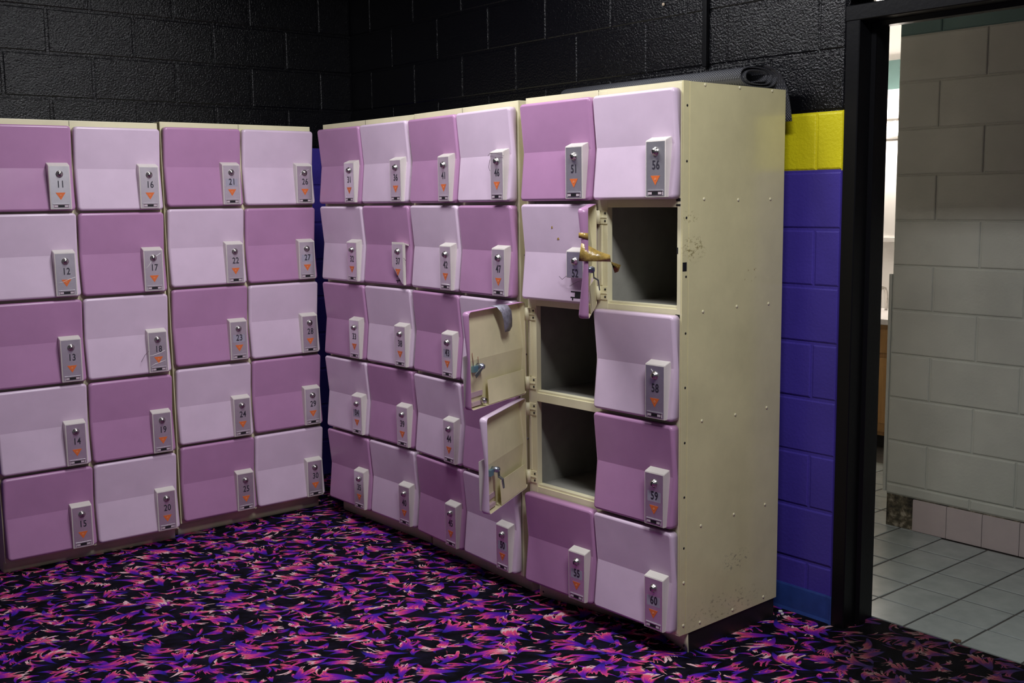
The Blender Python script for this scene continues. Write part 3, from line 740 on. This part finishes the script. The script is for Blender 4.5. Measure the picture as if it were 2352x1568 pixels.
# yellowed tape residue on door 52
for i, (x0, z0, w, h) in enumerate(((0.186, 0.222, 0.012, 0.009), (0.160, 0.262, 0.008, 0.010))):
    bm = bmesh.new(); add_prism(bm, [(x0, -prof(z0)-0.0003, z0), (x0+w, -prof(z0)-0.0003, z0+h*.2), (x0+w*.8, -prof(z0+h)-0.0003, z0+h), (x0+w*.2, -prof(z0+h)-.0003, z0+h*.8)], (0, -0.0005, 0))
    obj('tape_residue', mesh_of(bm), MTAPE, DOORS[52])
# bent wires poking out of broken lock covers
WIRE = simple('thin_wire', (0.10, 0.07, 0.09), 0.4, 0.6)
def wire(n, pts, r=0.0008):
    bm = bmesh.new(); add_tube(bm, pts, r, 6); obj('wire', mesh_of(bm), WIRE, DOORS[n])
wire(46, [(PX0-.012, -.052, CR-.002), (PX0+.01, -FD-.006, CR+.008), (PC+.01, -FD-.010, CR+.006), (PX1+.008, -FD-.002, CR-.006)])
wire(46, [(PX0-.002, -.050, CR-.016), (PX0-.034, -.034, CR-.042), (PX0-.028, -.034, CR-.056), (PX0, -.048, CR-.054)])
wire(18, [(PX0-.034, -.048, .058), (PX0-.016, -.050, .088), (PX0, -.054, .104)])
wire(52, [(PX0-.046, -.042, .094), (PX0-.026, -.046, .084), (PX0+.002, -.052, .098)])
wire(52, [(PX0+.010, -.044, .062), (PX0+.04, -.050, .074), (PX1, -.052, .092)])
wire(37, [(PX1+.004, -.052, CR-.05), (PX1+.016, -.050, CR-.062)])
# jagged cracks catch the light on some clear covers
CRACK = simple('white_crack_edge', (0.85, 0.83, 0.80), 0.3)
def crack(n, pts):
    bm = bmesh.new(); add_tube(bm, [(x, -FD-.0016, z) for x, z in pts], 0.0007, 5); obj('cover_crack', mesh_of(bm), CRACK, DOORS[n])
crack(17, [(PX0+.006, CR-.072), (PX0+.020, CR-.058), (PC+.004, CR-.022), (PX1-.010, CR-.004)])
crack(12, [(PX0+.010, CR-.115), (PX0+.030, CR-.110), (PC+.010, CR-.100), (PX1-.006, CR-.092)])
crack(18, [(PX0+.004, CR-.094), (PX0+.020, CR-.092), (PC+.008, CR-.084), (PX1-.012, CR-.074)])
crack(18, [(PX0+.006, CR-.142), (PX0+.024, CR-.132), (PC+.012, CR-.124), (PX1-.012, CR-.118), (PX1-.016, CR-.140)])
crack(26, [(PX0+.016, CR-.046), (PX0+.024, CR-.028), (PC+.006, CR-.016), (PX1-.016, CR-.006)])
crack(31, [(PX0+.012, .010), (PX0+.024, .022), (PX0+.018, .032)])
crack(58, [(PC-.016, CR-.004), (PC-.004, CR-.016), (PC+.012, CR-.024)])
crack(42, [(PX0+.014, .012), (PX0+.016, .030), (PX1-.016, .030)])

# rolled rubber mat on top of the end cabinet
xa, xb = 2.02, 2.92; cy, cz = -0.190, 1.907
def spiral_pts():
    pts = []; N = 74; turns = 2.75
    for i in range(N):
        a = turns*2*PI*(1 - i/(N-1))            # inner first when reversed
        s = 0.36 + 0.64*(1 - i/(N-1))
        hw, hh = 0.120*s, 0.0405*s
        ang = -PI*0.5 + a
        pts.append((cy + hw*math.copysign(abs(math.cos(ang))**0.75, math.cos(ang)), cz + 0.0425 + hh*math.copysign(abs(math.sin(ang))**0.8, math.sin(ang)) - 0.0))
    return pts
sp = spiral_pts()          # starts at the outside (right/back top), winds inward
bm = bmesh.new()
TH = 0.0035
# outer tail: leaves the roll over the back and hangs behind the cabinet
start = sp[0]
tail = [(-0.052, 1.800), (-0.050, 1.840), (-0.053, 1.880), (-0.060, 1.920), (-0.082, 1.958), (-0.115, 1.982), (-0.165, 1.9905)]
outer = [p for p in sp]
# find the topmost outer point and join the tail there
k0 = max(range(26), key=lambda i: outer[i][1])
line = tail + outer[k0+2:]
def offset_line(l, t):
    out = []
    for i, (y, z) in enumerate(l):
        y0, z0 = l[max(i-1, 0)]; y1, z1 = l[min(i+1, len(l)-1)]
        dx, dz = y1-y0, z1-z0; L = math.hypot(dx, dz) or 1
        out.append((y - dz/L*t, z + dx/L*t))
    return out
ol = offset_line(line, TH)
rings = []
for xx, sk in ((xa, 0.0), (xb, 0.0)):
    r = []
    for i, (y, z) in enumerate(line):
        ex = 0.045*max(0, (len(tail)-i)/len(tail)) if xx == xb else 0.0
        r.append((bm.verts.new((xx+ex, y, z)), bm.verts.new((xx+ex, ol[i][0], ol[i][1]))))
    rings.append(r)
A, B = rings; n = len(line)
for i in range(n-1):
    for k in (0, 1): bm.faces.new((A[i][k], A[i+1][k], B[i+1][k], B[i][k])).smooth = True
    for q in (A, B): bm.faces.new((q[i][0], q[i][1], q[i+1][1], q[i+1][0]))
for i in (0, n-1): bm.faces.new((A[i][0], B[i][0], B[i][1], A[i][1]))
mat_o = obj('rubber_mat', mesh_of(bm, 'rubber_mat'), RUBBER)
tag(mat_o, 'rolled black ribbed rubber mat lying on top of the end locker cabinet', 'mat')

# conduit strip and a wall plug
bm = bmesh.new(); add_box(bm, 2.523, 2.544, -0.017, -0.0015, 2.030, 3.25, 0, 0.003); add_box(bm, 2.517, 2.550, -0.006, -0.0015, 2.55, 2.57)
tag(obj('cable_conduit', mesh_of(bm), FRAME), 'thin black cable conduit running up the black block wall', 'conduit')
bm = bmesh.new(); add_lathe(bm, [(0.007, 0), (0.006, 0.004), (0.0, 0.006)], (2.314, -0.001, 2.293), (0, -1, 0), 10)
tag(obj('wall_plug', mesh_of(bm), simple('beige_plug', (0.45, 0.36, 0.27), 0.6)), 'small beige plug in the black block wall', 'plug')
# litter
def scrap(x, y, s, mat, label, name='paper_scrap', cat='litter'):
    bm = bmesh.new(); pts = [(x + s*math.cos(a)*random.uniform(.6, 1.1), y + s*math.sin(a)*random.uniform(.6, 1.1), 0.001) for a in [i*PI/3.5 for i in range(7)]]
    add_prism(bm, pts, (0, 0, 0.004)); o = obj(name, mesh_of(bm), mat); tag(o, label, cat, 'paper scraps by the baseboard' if name == 'paper_scrap' else None); return o
scrap(2.953, -0.046, 0.010, WHITE, 'larger white paper scrap on carpet by the blue baseboard')
scrap(2.972, -0.060, 0.007, WHITE, 'smaller white paper scrap on carpet by the blue baseboard')
scrap(0.600, -1.330, 0.008, simple('blue_bead', (0.01, 0.12, 0.55), 0.4), 'tiny blue plastic bit on carpet by a locker plinth', 'plastic_bit')
scrap(3.525, 0.182, 0.016, simple('brown_spot', (0.10, 0.06, 0.035), 0.7), 'brown leaf-like scrap on the grey tile at the carpet edge', 'dirt_scrap')

# ------------------------------------------------------------------ washroom furniture seen through the gap
van = empty('vanity', (1.75, 2.588, 0)); tag(van, 'golden oak vanity cabinet with white counter in the bright washroom', 'vanity')
box('body', -0.80, 0.60, 0.02, 0.55, 0.08, 0.765, WOOD, van)
box('toe_kick', -0.78, 0.58, 0.07, 0.54, 0.0, 0.08, DARKBASE, van)
for i in range(4):
    xl = -0.80 + i*0.35
    dd = box('door', xl+0.020, xl+0.325, 0.0, 0.02, 0.105, 0.560, WOOD, van, 0.004)
    box('door_panel', xl+0.075, xl+0.270, -0.006, 0.0, 0.160, 0.505, WOOD, dd, 0.003)
    bm = bmesh.new(); add_lathe(bm, [(0.006, 0), (0.006, 0.010), (0.013, 0.016), (0.010, 0.024), (0, 0.026)], (xl+0.035, 0.0, 0.36), (0, -1, 0), 10); obj('knob', mesh_of(bm), CHROME, dd)
    box('drawer', xl+0.020, xl+0.325, 0.0, 0.02, 0.590, 0.735, WOOD, van, 0.004)
box('countertop', -0.82, 0.62, -0.03, 0.55, 0.765, 0.80, WHITE, van, 0.006)
fa = empty('faucet', (1.50, 3.03, 0.801)); tag(fa, 'chrome gooseneck faucet on the white washroom counter', 'faucet')
bm = bmesh.new(); add_tube(bm, [(0, 0, 0), (0, 0, 0.10), (0, -0.02, 0.14), (0, -0.06, 0.15), (0, -0.09, 0.12)], 0.010, 10); obj('spout', mesh_of(bm), CHROME, fa)
bm = bmesh.new(); add_lathe(bm, [(0.022, 0), (0.018, 0.03), (0.02, 0.05), (0, 0.055)], (0.07, 0, 0), (0, 0, 1), 12); obj('tap_handle', mesh_of(bm), CHROME, fa)
vl = empty('vanity_light', (1.42, 3.128, 1.95)); tag(vl, 'row of bare globe bulbs on the washroom wall above the vanity', 'light fixture')
box('backplate', -0.40, 0.40, -0.03, 0.0, -0.06, 0.06, CHROME, vl, 0.005)
BULB = simple('lit_bulb_glass', (1.0, 0.91, 0.82), 0.3, emit=110.0)
for i in range(4):
    bx = -0.315 + i*0.21
    bm = bmesh.new(); add_lathe(bm, [(0.018, 0), (0.018, 0.018), (0.0, 0.018)], (bx, -0.03, 0), (0, -1, 0), 10); obj('socket', mesh_of(bm), WHITE, vl)
    bm = bmesh.new(); add_lathe(bm, [(0.016, 0.0), (0.020, 0.012)] + [(0.047*math.sin(a), 0.058 - 0.047*math.cos(a)) for a in [0.55+k*0.324 for k in range(8)]] + [(0, 0.105)], (bx, -0.047, 0), (0, -1, 0), 16); obj('bulb', mesh_of(bm), BULB, vl)
